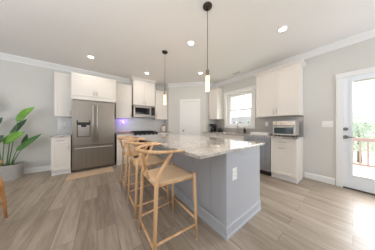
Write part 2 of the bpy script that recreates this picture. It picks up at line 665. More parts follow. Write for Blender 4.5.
# ---- door_1 pantry door on the diagonal
d1 = sempty('door_1', (PA[0], PA[1], 0), -45)
t0, t1 = 0.52, 1.125
mb = MB()
mb.box(t0 - .085, -.022, 0, t0 - .004, -.001, 2.04, .003)
mb.box(t1 + .004, -.022, 0, t1 + .085, -.001, 2.04, .003)
mb.box(t0 - .09, -.024, 2.04, t1 + .09, -.001, 2.125, .003)
mb.build('casing', 'trim', d1)
mb = MB()
mb.box(t0, -.006, .01, t1, -.001, 2.035)
for (za, zb) in ((.22, .92), (1.06, 1.92)):
    # raised moulding frame plus centre field of each panel
    xa, xb = t0 + .105, t1 - .105
    for q in ((xa, za, xa + .018, zb), (xb - .018, za, xb, zb), (xa, za, xb, za + .018), (xa, zb - .018, xb, zb)):
        mb.box(q[0], -.013, q[1], q[2], -.006, q[3], .002)
    mb.box(xa + .045, -.011, za + .045, xb - .045, -.006, zb - .045, .002)
mb.build('door_panel', 'trim', d1)
kb = MB()
kb.disc_y(t0 + .06, .95, .028, -.012, -.006)
kb.disc_y(t0 + .06, .95, .010, -.045, -.012)
kb.disc_y(t0 + .06, .95, .026, -.068, -.045)
kb.build('door_knob', 'steel_dark', d1)
for z in (.25, 1.05, 1.85):
    MB().box(t1 - .004, -.016, z - .045, t1 + .006, -.004, z + .045).build('hinge', 'nickel', d1)

# ---- door_2 exterior glazed door, seen at the right
d2 = sempty('door_2', (XR, 0, 0))
mb = MB()
mb.box(-.02, DY1 - .01, 0, -.001, DY1 + .075, DZ1 - .01, .004)
mb.box(-.02, DY0 - .075, 0, -.001, DY0 + .01, DZ1 - .01, .004)
mb.box(-.022, DY0 - .08, DZ1 - .01, -.001, DY1 + .08, DZ1 + .08, .004)
mb.build('casing', 'trim', d2)
g0, g1, gz0, gz1 = -0.675, 0.0, 0.265, 1.955   # glass
s0, s1, sz1 = DY0 + .002, DY1 - .002, 2.047
mb = MB()
xa, xb = .004, .048
mb.box(xa, s0, .018, xb, g0, sz1)
mb.box(xa, g1, .018, xb, s1, sz1)
mb.box(xa, g0, .018, xb, g1, gz0)
mb.box(xa, g0, gz1, xb, g1, sz1)
sl = mb.build('door_panel', 'door_paint', d2)
mb = MB()
b_ = .032
mb.box(-.006, g0 - b_, gz0 - b_, .004, g0, gz1 + b_, .002)
mb.box(-.006, g1, gz0 - b_, .004, g1 + b_, gz1 + b_, .002)
mb.box(-.006, g0, gz0 - b_, .004, g1, gz0, .002)
mb.box(-.006, g0, gz1, .004, g1, gz1 + b_, .002)
mb.build('glazing_bead', 'door_paint', sl)
MB().box(.020, g0, gz0, .026, g1, gz1).build('glass', 'glass', d2)
MB().box(.008, g0 + .005, gz1 - .03, .018, g1 - .005, gz1 - .004).build('header_shadow_bar', 'nickel', d2)  # grey bar standing in for the shadow line at the blind header
MB().box(-.03, DY0 + .01, .001, .06, DY1 - .01, .016, .003).build('threshold', 'rubber', d2)
mb = MB()
mb.tube([(.004, .085 - .005, 1.085), (-.012, .08, 1.085)], .031, 16)
mb.box(-.034, .074, 1.066, -.012, .086, 1.104, .003)
mb.build('deadbolt', 'steel_dark', d2)
mb = MB()
mb.tube([(.004, .08, .94), (-.012, .08, .94)], .032, 16)
mb.tube([(-.012, .08, .94), (-.045, .08, .94)], .011, 10)
mb.tube([(-.048, .086, .94), (-.05, .03, .942), (-.046, -.025, .944)], [.011, .010, .008], 10)
mb.build('lever_handle', 'steel_dark', d2)
MB().box(-.004, .109, .91, .004, .117, .97).build('strike_plate', 'nickel', d2)


# ------------------------------------------------------------------ cabinets
def bar_pull(x, z, y, length, parent, vertical=True):
    mb = MB()
    h = length / 2
    if vertical:
        mb.tube([(x, y - .028, z - h), (x, y - .028, z + h)], .0055, 8)
        for s in (-1, 1):
            mb.tube([(x, y, z + s * h * .7), (x, y - .028, z + s * h * .7)], .0045, 8)
    else:
        mb.tube([(x - h, y - .028, z), (x + h, y - .028, z)], .0055, 8)
        for s in (-1, 1):
            mb.tube([(x + s * h * .7, y, z), (x + s * h * .7, y - .028, z)], .0045, 8)
    return mb.build('handle', 'nickel', parent)


def wall_cabinet(label, loc, rz, wd, z0, z1, depth, doors, group=None, hz=None, top=0.0, single_right=False, crown=False):
    """front face plane at local y=0, width along +x; doors proud of the body."""
    t = thing('wall_cabinet', label, 'cabinet', (loc[0], loc[1], 0), rz, 'white wall cabinets')
    mb = MB().box(0, .022, z0, wd, depth - .003, z1)
    mb.build('body', 'cab', t)
    if crown:
        mb = MB()
        mb.sweep([(0, depth - .004), (0, .022), (wd, .022), (wd, depth - .004)],
                 [(0, z1), (.012, z1), (.016, z1 + .012), (.048, z1 + top - .02), (.052, z1 + top), (0, z1 + top)])
        mb.box(0.001, .023, z1, wd - .001, depth - .004, z1 + top)
        mb.build('crown_moulding', 'cab', t)
    n = doors
    g = .003
    dw = wd / n
    for k in range(n):
        a, b = k * dw + g / 2, (k + 1) * dw - g / 2
        dr = MB().shaker(a, z0 + .002, b, z1 - .012, 0).build('door', 'cab', t)
        if n == 2:
            hx = b - .03 if k == 0 else a + .03
        else:
            hx = b - .03 if single_right else a + .03
        bar_pull(hx, z0 + (hz or .11), 0, .11, dr)
    return t


def base_cabinet(name, label, loc, rz, wd, depth, fronts, cat='cabinet', mat='cab', end=None):
    """fronts: list of (kind, x0, x1, z0, z1, pull) with pull 'h', 'l', 'r' or None."""
    t = thing(name, label, cat, (loc[0], loc[1], 0), rz, 'white base cabinets')
    mb = MB()
    mb.box(0, .022, .10, wd, depth - .003, .882)
    mb.box(0, .085, .001, wd, depth - .003, .10)
    mb.build('body', mat, t)
    MB().box(0, .055, .001, wd, .085, .10).build('toe_kick', 'trim', t)
    for kind, x0, x1, z0, z1, pull in fronts:
        if kind == 'drawer' and z1 - z0 < .22:
            f = MB().shaker(x0, z0, x1, z1, 0, rail=.038).build('drawer', mat, t)
        else:
            f = MB().shaker(x0, z0, x1, z1, 0).build(kind, mat, t)
        if pull == 'h':
            bar_pull((x0 + x1) / 2, (z0 + z1) / 2 if z1 - z0 < .22 else z1 - .05, 0, .13, f, False)
        elif pull == 'l':
            bar_pull(x0 + .03, z1 - .10, 0, .11, f)
        elif pull == 'r':
            bar_pull(x1 - .03, z1 - .10, 0, .11, f)
    return t


UF, BF = 4.30, 4.02
wall_cabinet('tall white single-door wall cabinet left of the refrigerator', (-.835, UF), 0, .325, 1.37, 2.46, YW - UF, 1, single_right=True)
ofc = wall_cabinet('short two-door white cabinet above the refrigerator', (-.505, 4.07), 0, .945, 1.895, 2.46, YW - 4.07, 2, hz=.09)
MB().box(0, .004, 1.803, .945, .02, 1.893).build('filler_strip', 'cab', ofc)
wall_cabinet('white single-door wall cabinet between refrigerator and microwave', (.455, UF), 0, .455, 1.37, 2.46, YW - UF, 1, single_right=True)
wall_cabinet('white cabinet above the microwave reaching the ceiling', (.945, UF - .05), 0, .735, 1.83, 2.655, YW - UF + .05, 2, hz=.09, top=.082, crown=True)
wall_cabinet('white single-door wall cabinet right of the microwave by the pantry wall', (1.715, UF), 0, .49, 1.37, 2.46, YW - UF, 1)
wall_cabinet('narrow white wall cabinet between window and pantry door', (3.36, 3.19), -90, .37, 1.37, 2.44, XR - 3.36, 1, top=.03, crown=True)
wall_cabinet('wide two-door white wall cabinet above the toaster oven', (3.36, 1.515), -90, .86, 1.37, 2.44, XR - 3.36, 2, top=.055, crown=True, hz=.10)

base_cabinet('base_cabinet', 'narrow white base cabinet left of the refrigerator', (-.835, BF), 0, .325, YW - BF,
             [('drawer', .004, .321, .735, .872, 'h'), ('door', .004, .321, .112, .728, 'r')])
base_cabinet('base_cabinet', 'white base cabinet between refrigerator and range', (.455, BF), 0, .455, YW - BF,
             [('drawer', .004, .451, .735, .872, 'h'), ('door', .004, .451, .112, .728, 'r')])
base_cabinet('base_cabinet', 'white base cabinet right of the range by the pantry', (1.69, BF), 0, .525, YW - BF,
             [('drawer', .004, .521, .735, .872, 'h'), ('door', .004, .521, .112, .728, 'l')])
base_cabinet('base_cabinet', 'white end base cabinet with drawer and pull-out under the toaster oven', (3.12, 1.095), -90, .44, XR - 3.12,
             [('drawer', .004, .436, .735, .872, 'h'), ('door', .004, .436, .112, .728, 'h')])
base_cabinet('base_cabinet', 'white two-door sink base cabinet under the window', (3.12, 2.62), -90, .905, XR - 3.12,
             [('drawer', .004, .450, .735, .872, None), ('drawer', .455, .901, .735, .872, None),
              ('door', .004, .450, .112, .728, 'r'), ('door', .455, .901, .112, .728, 'l')])
base_cabinet('base_cabinet', 'white drawer base cabinet in the corner beside the pantry', (3.12, 3.215), -90, .59, XR - 3.12,
             [('drawer', .004, .586, .735, .872, 'h'), ('drawer', .004, .586, .43, .728, 'h'), ('drawer', .004, .586, .112, .423, 'h')])


def counter(label, x0, y0, x1, y1, mat='granite2', z0=.884):
    return tag(MB().box(x0, y0, z0, x1, y1, .914, .004).build('countertop', mat), label, 'countertop')


counter('short granite countertop left of the refrigerator', -.845, 3.995, -.508, YW - .012)
counter('short granite countertop between refrigerator and range', .455, 3.995, .918, YW - .012)
counter('short granite countertop right of the range', 1.684, 3.995, 2.216, YW - .012)

# right counter with a sink cut-out
mb = MB()
cx0, cx1, cy0, cy1 = 3.085, XR - .012, .635, 3.216
sx0, sx1, sy0, sy1 = 3.20, 3.56, 1.83, 2.53
mb.box(cx0, cy0, .884, cx1, sy0, .914)
mb.box(cx0, sy1, .884, cx1, cy1, .914)
mb.box(cx0, sy0, .884, sx0, sy1, .914)
mb.box(sx1, sy0, .884, cx1, sy1, .914)
tag(mb.build('countertop', 'granite2'), 'long granite countertop with sink along the window wall', 'countertop')

# ------------------------------------------------------------------ refrigerator
FX0, FX1, FY = -.488, .405, 4.04
t = thing('refrigerator', 'stainless steel french-door refrigerator with water dispenser', 'refrigerator', (FX0, FY, 0))
W = FX1 - FX0
MB().box(.004, .065, .03, W - .004, YW - FY - .03, 1.755).build('body', 'steel_dark', t)
MB().box(.02, .02, .012, W - .02, .06, .058).build('toe_grille', 'steel_dark', t)
for x in (.06, W - .06):
    for y in (.12, .5):
        MB().tube([(x, y, .0), (x, y, .035)], .02, 10).build('foot', 'black', t)
mid = W / 2
zs = .635
ld = MB()
# left door built round the dispenser opening
da, db, dz0, dz1 = .085, .345, .86, 1.23
ld.box(.002, 0, zs + .008, da, .062, 1.775)
ld.box(db, 0, zs + .008, mid - .003, .062, 1.775)
ld.box(da, 0, zs + .008, db, .062, dz0)
ld.box(da, 0, dz1, db, .062, 1.775)
ld = ld.build('door', 'steel', t)
mb = MB()
mb.box(da + .012, .045, dz0 + .012, db - .012, .06, dz1 - .012)
wd = mb.build('water_dispenser', 'nickel', ld)
mb = MB()
mb.box(da, -.004, dz1 - .07, db, .045, dz1, .003)
mb.box(da, -.003, dz0, da + .012, .06, dz1 - .07)
mb.box(db - .012, -.003, dz0, db, .06, dz1 - .07)
mb.box(da - .006, -.005, dz1 - .04, da + .02, .04, dz1 + .05, .004)
mb.box(db - .02, -.005, dz1 - .04, db + .006, .04, dz1 + .05, .004)
mb.box(da + .08, .0, dz1 - .12, db - .08, .05, dz1 - .07, .003)
mb.box(da + .012, .0, dz0, db - .012, .06, dz0 + .014)
mb.build('dispenser_trim', 'black', ld)
rd = MB().box(mid + .003, 0, zs + .008, W - .002, .062, 1.775, .004).build('door', 'steel', t)
fd = MB().box(.002, 0, .062, W - .002, .062, zs - .004, .004).build('freezer_drawer', 'steel', t)


def fridge_bar(p0, p1, parent, post):
    mb = MB().tube([p0, p1], .0135, 12)
    p0, p1 = Vector(p0), Vector(p1)
    for f in (.06, .94):
        q = p0.lerp(p1, f)
        mb.tube([q, (q.x, 0, q.z)], .010, 8)
    return mb.build('handle', 'steel_light', parent)


fridge_bar((mid - .045, -.05, .72), (mid - .045, -.05, 1.68), ld, 0)
fridge_bar((mid + .045, -.05, .72), (mid + .045, -.05, 1.68), rd, 0)
fridge_bar((.05, -.05, zs - .05), (W - .05, -.05, zs - .05), fd, 0)
for x in (.05, W - .05):
    MB().box(x - .04, .02, 1.776, x + .04, .14, 1.79, .003).build('hinge_cover', 'steel_dark', t)

# ------------------------------------------------------------------ range and microwave
t = thing('range', 'stainless gas range with black grates below the microwave', 'range', (.925, 3.99, 0))
W = .752
MB().box(.001, .03, .03, W - .001, YW - 3.99 - .015, .905).build('body', 'steel', t)
MB().box(0, .0, .906, W, YW - 3.99 - .02, .922, .003).build('cooktop', 'black_glass', t)
mb = MB()
mb.box(.001, -.012, .80, W - .001, .03, .905, .004)
pn = mb.build('control_panel', 'black', t)
for k in range(5):
    x = .09 + k * (W - .18) / 4
    MB().tube([(x, -.012, .855), (x, -.038, .855)], [.02, .017], 14).build('knob', 'steel', t)
dr = MB()
dr.box(.004, .0, .21, W - .004, .03, .795, .004)
dr = dr.build('oven_door', 'steel', t)
MB().box(.12, -.003, .34, W - .12, .0, .68).build('oven_window', 'black_glass', dr)
mb = MB().tube([(.05, -.045, .76), (W - .05, -.045, .76)], .011, 10)
for x in (.08, W - .08):
    mb.tube([(x, 0, .76), (x, -.045, .76)], .008, 8)
mb.build('handle', 'nickel', dr)
MB().box(.004, .0, .06, W - .004, .03, .20, .004).build('warming_drawer', 'steel', t)
for k in range(3):
    x0 = .02 + k * .24
    mb = MB()
    za, zb = .935, .952
    for xx in (x0, x0 + .11, x0 + .22):
        mb.box(xx, .05, za, xx + .012, .56, zb)
    for yy in (.05, .20, .30, .40, .548):
        mb.box(x0, yy, za, x0 + .232, yy + .012, zb)
    for xx in (x0, x0 + .22):
        for yy in (.05, .548):
            mb.box(xx, yy, .922, xx + .012, yy + .012, za)
    mb.build('grate', 'iron', t)
for x, y in ((.14, .17), (.61, .17), (.14, .44), (.61, .44), (.376, .30)):
    MB().lathe([(.045, .922), (.045, .93), (.03, .934)], 16, x, y).build('burner', 'iron', t)
for x in (.05, W - .05):
    for y in (.08, .55):
        MB().tube([(x, y, 0), (x, y, .03)], .018, 10).build('foot', 'black', t)

t = thing('microwave', 'stainless over-the-range microwave under the tall cabinet', 'microwave', (.948, 4.215, 0))
W, z0, z1 = .73, 1.43, 1.826
MB().box(0, .03, z0, W, YW - 4.215 - .012, z1).build('body', 'steel_dark', t)
mb = MB()
dw = .565
mb.box(0, 0, z0 + .03, .05, .03, z1 - .02)
mb.box(dw - .045, 0, z0 + .03, dw, .03, z1 - .02)
mb.box(.05, 0, z0 + .03, dw - .045, .03, z0 + .085)
mb.box(.05, 0, z1 - .085, dw - .045, .03, z1 - .02)
dr = mb.build('door', 'steel', t)
MB().box(.05, .005, z0 + .085, dw - .045, .02, z1 - .085).build('window', 'black_glass', dr)
mb = MB().tube([(dw - .02, -.035, z0 + .06), (dw - .02, -.035, z1 - .05)], .009, 10)
for z in (z0 + .09, z1 - .08):
    mb.tube([(dw - .02, 0, z), (dw - .02, -.035, z)], .007, 8)
mb.build('handle', 'nickel', dr)
cp = MB().box(dw + .003, 0, z0 + .03, W, .03, z1 - .02, .002).build('control_panel', 'steel', t)
MB().box(dw + .02, -.002, z0 + .06, W - .02, 0, z1 - .05).build('keypad', 'black_glass', cp)
MB().box(0, .004, z1 - .018, W, .03, z1).build('vent_grille', 'steel_dark', t)
MB().box(0, .004, z0, W, .03, z0 + .027).build('bottom_rail', 'steel_dark', t)

# ------------------------------------------------------------------ dishwasher
t = thing('dishwasher', 'stainless dishwasher between sink cabinet and end cabinet', 'dishwasher', (3.115, 1.708, 0), -90)
W = .606
MB().box(.002, .03, .10, W - .002, XR - 3.115 - .02, .878).build('body', 'steel_cool', t)
dr = MB().box(.003, 0, .105, W - .003, .03, .80, .003).build('door', 'steel_cool', t)
MB().box(.003, 0, .804, W - .003, .03, .876, .003).build('control_panel', 'steel_cool', t)
mb = MB().tube([(.06, -.04, .765), (W - .06, -.04, .765)], .010, 10)
for x in (.09, W - .09):
    mb.tube([(x, 0, .765), (x, -.04, .765)], .007, 8)
mb.build('handle', 'nickel', dr)
MB().box(.003, .05, .002, W - .003, .09, .10).build('toe_kick', 'black', t)

# ------------------------------------------------------------------ island
IX0, IX1, IY0, IY1 = 1.057, 1.834, .764, 3.02
t = thing('island_cabinet', 'grey painted kitchen island cabinet under the big granite top', 'island', (0, 0, 0))
MB().box(IX0 + .012, IY0 + .012, .0, IX1 - .022, IY1 - .012, .883).build('body', 'isl', t)
# near end panel: flat field with corner posts
mb = MB()
mb.box(IX0, IY0, .12, IX0 + .045, IY0 + .014, .883)
mb.box(IX0 + .047, IY0 + .003, .12, IX1 - .022, IY0 + .014, .883)
mb.build('end_panel', 'isl', t)
# seating side: framed panels
mb = MB()
ys = [.7785, 1.31, 1.87, 2.43, 2.96]
mb.box(IX0, IY0 + .0145, .80, IX0 + .014, IY1, .883)
for i, y in enumerate(ys):
    mb.box(IX0, y, .12, IX0 + .014, y + .065, .80, .002)
mb.box(IX0 + .006, .985, .12, IX0 + .014, .991, .80)
mb.build('side_panel', 'isl', t)
mb = MB().box(IX0 + .010, IY1 - .014, .0, IX1 - .022, IY1, .883)
mb.build('end_panel', 'isl', t)
# stepped base moulding on the near end and the seating side
mb = MB()
PROF = [(0, .0), (.017, .0), (.017, .028), (.012, .034), (.012, .110), (.006, .120), (.003, .136), (0, .136)]
mb.sweep([(IX0 + .002, IY1), (IX0 + .002, IY0 + .002), (IX1 - .022, IY0 + .002)], PROF)
mb.build('base_moulding', 'isl', t)
# working side, away from the stools: three doors with drawers
for k in range(3):
    ya, yb = IY0 + .02 + k * .74, IY0 + .02 + (k + 1) * .74 - .004
    mb = MB()
    mb.box(IX1 - .022, ya, .735, IX1 - .002, yb, .872, .002)
    dr = mb.build('drawer', 'isl', t)
    hb = MB().tube([(IX1 + .026, (ya + yb) / 2 - .065, .80), (IX1 + .026, (ya + yb) / 2 + .065, .80)], .0055, 8)
    for q in (-.045, .045):
        hb.tube([(IX1 - .002, (ya + yb) / 2 + q, .80), (IX1 + .026, (ya + yb) / 2 + q, .80)], .0045, 8)
    hb.build('handle', 'nickel', dr)
    mb = MB()
    mb.box(IX1 - .022, ya, .112, IX1 - .010, yb, .728)
    for q in ((ya, .112, ya + .055, .728), (yb - .055, .112, yb, .728), (ya, .112, yb, .167), (ya, .673, yb, .728)):
        mb.box(IX1 - .022, q[0], q[1], IX1 - .002, q[2], q[3], .0015)
    mb.build('door', 'isl', t)
ct = MB().box(.66, .73, .884, 1.875, 3.05, .914, .004).build('island_countertop', 'granite')
tag(ct, 'large glossy granite slab on the kitchen island', 'countertop')


def outlet(name, label, loc, rz, wd=.072, ht=.116, kind='outlet', gangs=1):
    """plate with its back on the wall at local y=0, facing -y."""
    t = thing(name, label, 'outlet' if kind == 'outlet' else 'switch', loc, rz)
    MB().box(-wd / 2, -.006, -ht / 2, wd / 2, -.0005, ht / 2, .002).build('plate', 'white', t)
    for g in range(gangs):
        x = (g - (gangs - 1) / 2) * .046
        if kind == 'outlet':
            for z in (-.022, .022):
                s = MB().box(x - .016, -.009, z - .017, x + .016, -.006, z + .017, .003).build('socket', 'white', t)
                mb = MB()
                for dx in (-.006, .006):
                    mb.box(x + dx - .001, -.0095, z - .002, x + dx + .001, -.009, z + .008)
                mb.build('slot', 'black', s)
        else:
            MB().box(x - .016, -.010, -.033, x + .016, -.006, .033, .002).build('rocker', 'white', t)
    return t


outlet('wall_outlet', 'white outlet on the grey end of the island', (1.20, IY0 + .002, .632), 0, .082, .130)
outlet('wall_outlet', 'white outlet on the backsplash left of the refrigerator', (-.717, YW - .010, 1.19), 0)
outlet('wall_outlet', 'white outlet on the backsplash between refrigerator and range', (.70, YW - .010, 1.16), 0)
outlet('wall_outlet', 'white outlet on the backsplash left of the toaster oven', (XR - .010, 1.385, 1.19), -90)
outlet('light_switch', 'white triple light switch on the wall beside the exterior door', (XR, .303, 1.18), -90, .145, .116, 'switch', 3)

# ------------------------------------------------------------------ wishbone stools and chair
def wishbone(name, label, cat, loc, rz, sh, rh, wood, group, stretch, back=.275):
    """bent-rail chair facing local +x; sh seat height, rh rail height."""
    t = thing(name, label, cat, loc, rz, group)
    # seat: rounded, slightly dished cord panel
    mb = MB()
    n = 14
    top, bot = {}, {}
    for i in range(n + 1):
        for k in range(n + 1):
            a, b = i / n, k / n
            x = -.195 + .40 * a
            half = .185 + .045 * a
            y = (2 * b - 1) * half
            # rounded corners
            ex, ey = abs(2 * a - 1), abs(2 * b - 1)
            sh_ = max(0, ex - .8) / .2 * max(0, ey - .8) / .2
            x -= math.copysign(.018 * sh_, 2 * a - 1)
            y -= math.copysign(.018 * sh_, 2 * b - 1)
            edge = max(ex, ey)
            dz = -.016 * (1 - ex ** 2) * (1 - ey ** 2) - .010 * max(0, (edge - .85) / .15) ** 2
            top[i, k] = mb.bm.verts.new((x, y, sh + dz))
            bot[i, k] = mb.bm.verts.new((x, y, sh - .040 + .006 * max(0, (edge - .85) / .15)))
    for i in range(n):
        for k in range(n):
            mb.bm.faces.new((top[i, k], top[i + 1, k], top[i + 1, k + 1], top[i, k + 1])).smooth = True
            mb.bm.faces.new((bot[i, k], bot[i, k + 1], bot[i + 1, k + 1], bot[i + 1, k])).smooth = True
    for i in range(n):
        mb.bm.faces.new((top[i, 0], bot[i, 0], bot[i + 1, 0], top[i + 1, 0])).smooth = True
        mb.bm.faces.new((top[i + 1, n], bot[i + 1, n], bot[i, n], top[i, n])).smooth = True
        mb.bm.faces.new((top[0, i + 1], bot[0, i + 1], bot[0, i], top[0, i])).smooth = True
        mb.bm.faces.new((top[n, i], bot[n, i], bot[n, i + 1], top[n, i + 1])).smooth = True
    mb.build('seat', 'cord', t)
    # front legs, posts stand a little above the seat
    for s in (-1, 1):
        lg = MB().tube([(.212, s * .240, .008), (.205, s * .232, sh * .5), (.196, s * .222, sh - .02), (.194, s * .220, sh + .016)],
                       [.0125, .0165, .018, .015], 12).build('leg', wood, t)
        MB().lathe([(.013, 0), (.013, .010)], 12, .212, s * .240).build('foot_pad', 'felt', lg)
    # rear legs sweep up and forward to carry the rail
    e = rh - sh
    for s in (-1, 1):
        pts = [(-.222, s * .212, .008), (-.210, s * .203, sh * .5), (-.196, s * .194, sh - .03), (-.186, s * .194, sh + e * .15),
               (-.160, s * .204, sh + e * .40), (-.110, s * .222, sh + e * .70), (-.072, s * .236, sh + e * .97)]
        lg = MB().tube(pts, [.0125, .0165, .019, .0195, .018, .016, .014], 12).build('leg', wood, t)
        MB().lathe([(.013, 0), (.013, .010)], 12, -.222, s * .212).build('foot_pad', 'felt', lg)
    # bent top rail
    pts, rr = [], []
    N = 26
    for k in range(N + 1):
        a = math.pi * (k / N - .5)
        x = -.02 - back * math.cos(a) ** .9 if math.cos(a) > 1e-6 else -.02
        y = .243 * math.sin(a)
        pts.append((x, y, rh + .006 * math.cos(a)))
        rr.append(.0155 + .006 * math.cos(a))
    pts = [(.055, -.236, rh - .002), (.02, -.243, rh)] + pts + [(.02, .243, rh), (.055, .236, rh - .002)]
    rr = [.012, .0145] + rr + [.0145, .012]
    MB().tube(pts, rr, 12, .78).build('top_rail', wood, t)
    # Y splat
    mb = MB()
    mb.tube([(-.197, 0, sh - .03), (-.212, 0, sh + e * .18), (-.228, 0, sh + e * .34)], [.024, .022, .026], 10, .45)
    for s in (-1, 1):
        mb.tube([(-.222, s * .006, sh + e * .28), (-.025 - back * .80, s * .034, sh + e * .52), (-.02 - back * .88, s * .066, sh + e * .76), (-.02 - back * .93, s * .092, sh + e * .97)],
                [.018, .0155, .014, .014], 10, .55)
    mb.build('back_splat', wood, t)
    zs_, zf, zr = stretch

    def leg_at(front, s, z):
        if front:
            f = z / (sh * .5)
            return Vector((.212 - .007 * f, s * (.240 - .008 * f), z))
        f = z / (sh * .5)
        return Vector((-.222 + .012 * f, s * (.212 - .009 * f), z))
    for s in (-1, 1):
        MB().tube([leg_at(0, s, zs_), leg_at(1, s, zs_)], .0105, 10).build('stretcher', wood, t)
    MB().tube([leg_at(1, -1, zf), leg_at(1, 1, zf)], .0115, 10).build('stretcher', wood, t)
    MB().tube([leg_at(0, -1, zr), leg_at(0, 1, zr)], .0105, 10).build('stretcher', wood, t)
    mb = MB()
    for q in (((-.19, -.185), (.19, -.222)), ((-.19, .185), (.19, .222)), ((.195, -.215), (.195, .215)), ((-.192, -.19), (-.192, .19))):
        mb.tube([(q[0][0], q[0][1], sh - .026), (q[1][0], q[1][1], sh - .026)], .013, 10)
    mb.build('seat_frame', wood, t)
    return t


st = wishbone('counter_stool', 'nearest wishbone counter stool, at the near corner of the island', 'stool',
              (.600, 1.185, 0), 0, .66, .925, 'ash', 'wishbone counter stools along the island', (.155, .21, .12))
dup(st, (.600, 1.80, 0), 0, 'middle wishbone counter stool along the island')
dup(st, (.600, 2.45, 0), 0, 'farthest wishbone counter stool, nearest the range')
wishbone('dining_chair', 'wooden wishbone dining chair cut off by the left edge', 'chair',
         (-1.127, 2.335, 0), 180, .44, .725, 'honey', None, (.20, .27, .22), .215)


# ------------------------------------------------------------------ pendants, downlights, vent
def pendant(label, x, y):
    t = thing('pendant_light', label, 'pendant light', (x, y, ZC), 0, 'pendants above the island')
    MB().lathe([(.060, 0), (.060, -.012), (.052, -.022), (.012, -.026)][::-1], 24).build('canopy', 'bronze', t)
    MB().tube([(0, 0, -.02), (0, 0, -.86)], .0035, 8).build('cord', 'bronze', t)
    MB().lathe([(.010, -.85), (.024, -.855), (.026, -.92), (.026, -.935), (.010, -.938)][::-1], 20).build('socket', 'brass', t)
    MB().lathe([(.027, -.93), (.0275, -.936), (.0275, -1.118), (.024, -1.126), (.004, -1.128)][::-1], 20).build('glass_shade', 'bulb', t)
    d = bpy.data.lights.new('pendant_bulb', 'POINT')
    d.energy = 7
    d.color = (1, .80, .60)
    d.shadow_soft_size = .04
    o = bpy.data.objects.new('pendant_bulb', d)
    o.location = (0, 0, -1.17)
    o.parent = t
    COL.objects.link(o)
    return t


pendant('nearer slim pendant lamp with glowing glass tube above the island', 1.178, 1.147)
pendant('farther slim pendant lamp with glowing glass tube above the island', 1.178, 2.416)


def downlight(label, x, y):
    t = thing('recessed_light', label, 'ceiling light', (x, y, ZC), 0, 'recessed ceiling lights')
    MB().lathe([(.050, -.001), (.070, -.001), (.070, -.006), (.054, -.010), (.050, -.004)], 28, cap=False).build('trim_ring', 'white', t)
    MB().lathe([(.0505, -.0012), (.0505, -.0042), (.001, -.0046)], 28).build('lens', 'downlight', t)
    d = bpy.data.lights.new('downlight_lamp', 'AREA')
    d.shape = 'DISK'
    d.size = .11
    d.energy = 2.7
    d.color = (1, .90, .80)
    o = bpy.data.objects.new('downlight_lamp', d)
    o.location = (0, 0, -.012)
    o.parent = t
    COL.objects.link(o)


downlight('recessed ceiling light in front of the refrigerator', -.114, 3.615)
downlight('recessed ceiling light between the two pendants', 1.454, 1.853)
downlight('recessed ceiling light nearest the exterior door', 2.453, .687)
downlight('recessed ceiling light in front of the microwave', 1.218, 3.717)
downlight('recessed ceiling light in front of the pantry door', 2.524, 2.751)

t = thing('ceiling_vent', 'small white ceiling air vent near the window wall', 'vent', (3.40, 2.10, ZC))
mb = MB()
a, b = .075, .15
for q in ((-a, -b, a, -b + .02), (-a, b - .02, a, b), (-a, -b, -a + .02, b), (a - .02, -b, a, b)):
    mb.box(q[0], q[1], -.008, q[2], q[3], -.001, .001)
mb.build('frame', 'white', t)
MB().box(-a + .02, -b + .02, -.003, a - .02, b - .02, -.001).build('duct_shade', 'vent_shade', t)  # flat plate, shade of the duct opening put into its colour
mb = MB()
for k in range(9):
    y = -b + .035 + k * .029
    mb.box(-a + .02, y, -.007, a - .02, y + .010, -.003)
mb.build('louvres', 'white', t)

# ------------------------------------------------------------------ plant
t = thing('potted_plant', 'large-leaved green plant in a square grey planter', 'plant', (-1.585, 4.40, 0))


def rounded(hx, hy, r, n=5):
    P = []
    for cx, cy, a0 in ((hx - r, hy - r, 0), (-hx + r, hy - r, 90), (-hx + r, -hy + r, 180), (hx - r, -hy + r, 270)):
        for k in range(n + 1):
            a = R(a0 + 90 * k / n)
            P.append((cx + r * math.cos(a), cy + r * math.sin(a)))
    return P


mb = MB()
bm = mb.bm
rings = []
for (hx, hy, z) in ((.235, .155, .001), (.25, .165, .31), (.25, .165, .32), (.23, .145, .32), (.225, .14, .25)):
    rings.append([bm.verts.new((x, y, z)) for x, y in rounded(hx, hy, .11)])
k_ = len(rings[0])
for A, B in zip(rings, rings[1:]):
    for q in range(k_):
        bm.faces.new((A[q], A[(q + 1) % k_], B[(q + 1) % k_], B[q]))
bm.faces.new(rings[0][::-1])
mb.build('planter', 'concrete', t)
MB().prism(rounded(.228, .143, .10), .25, .285).build('soil', 'soil', t)


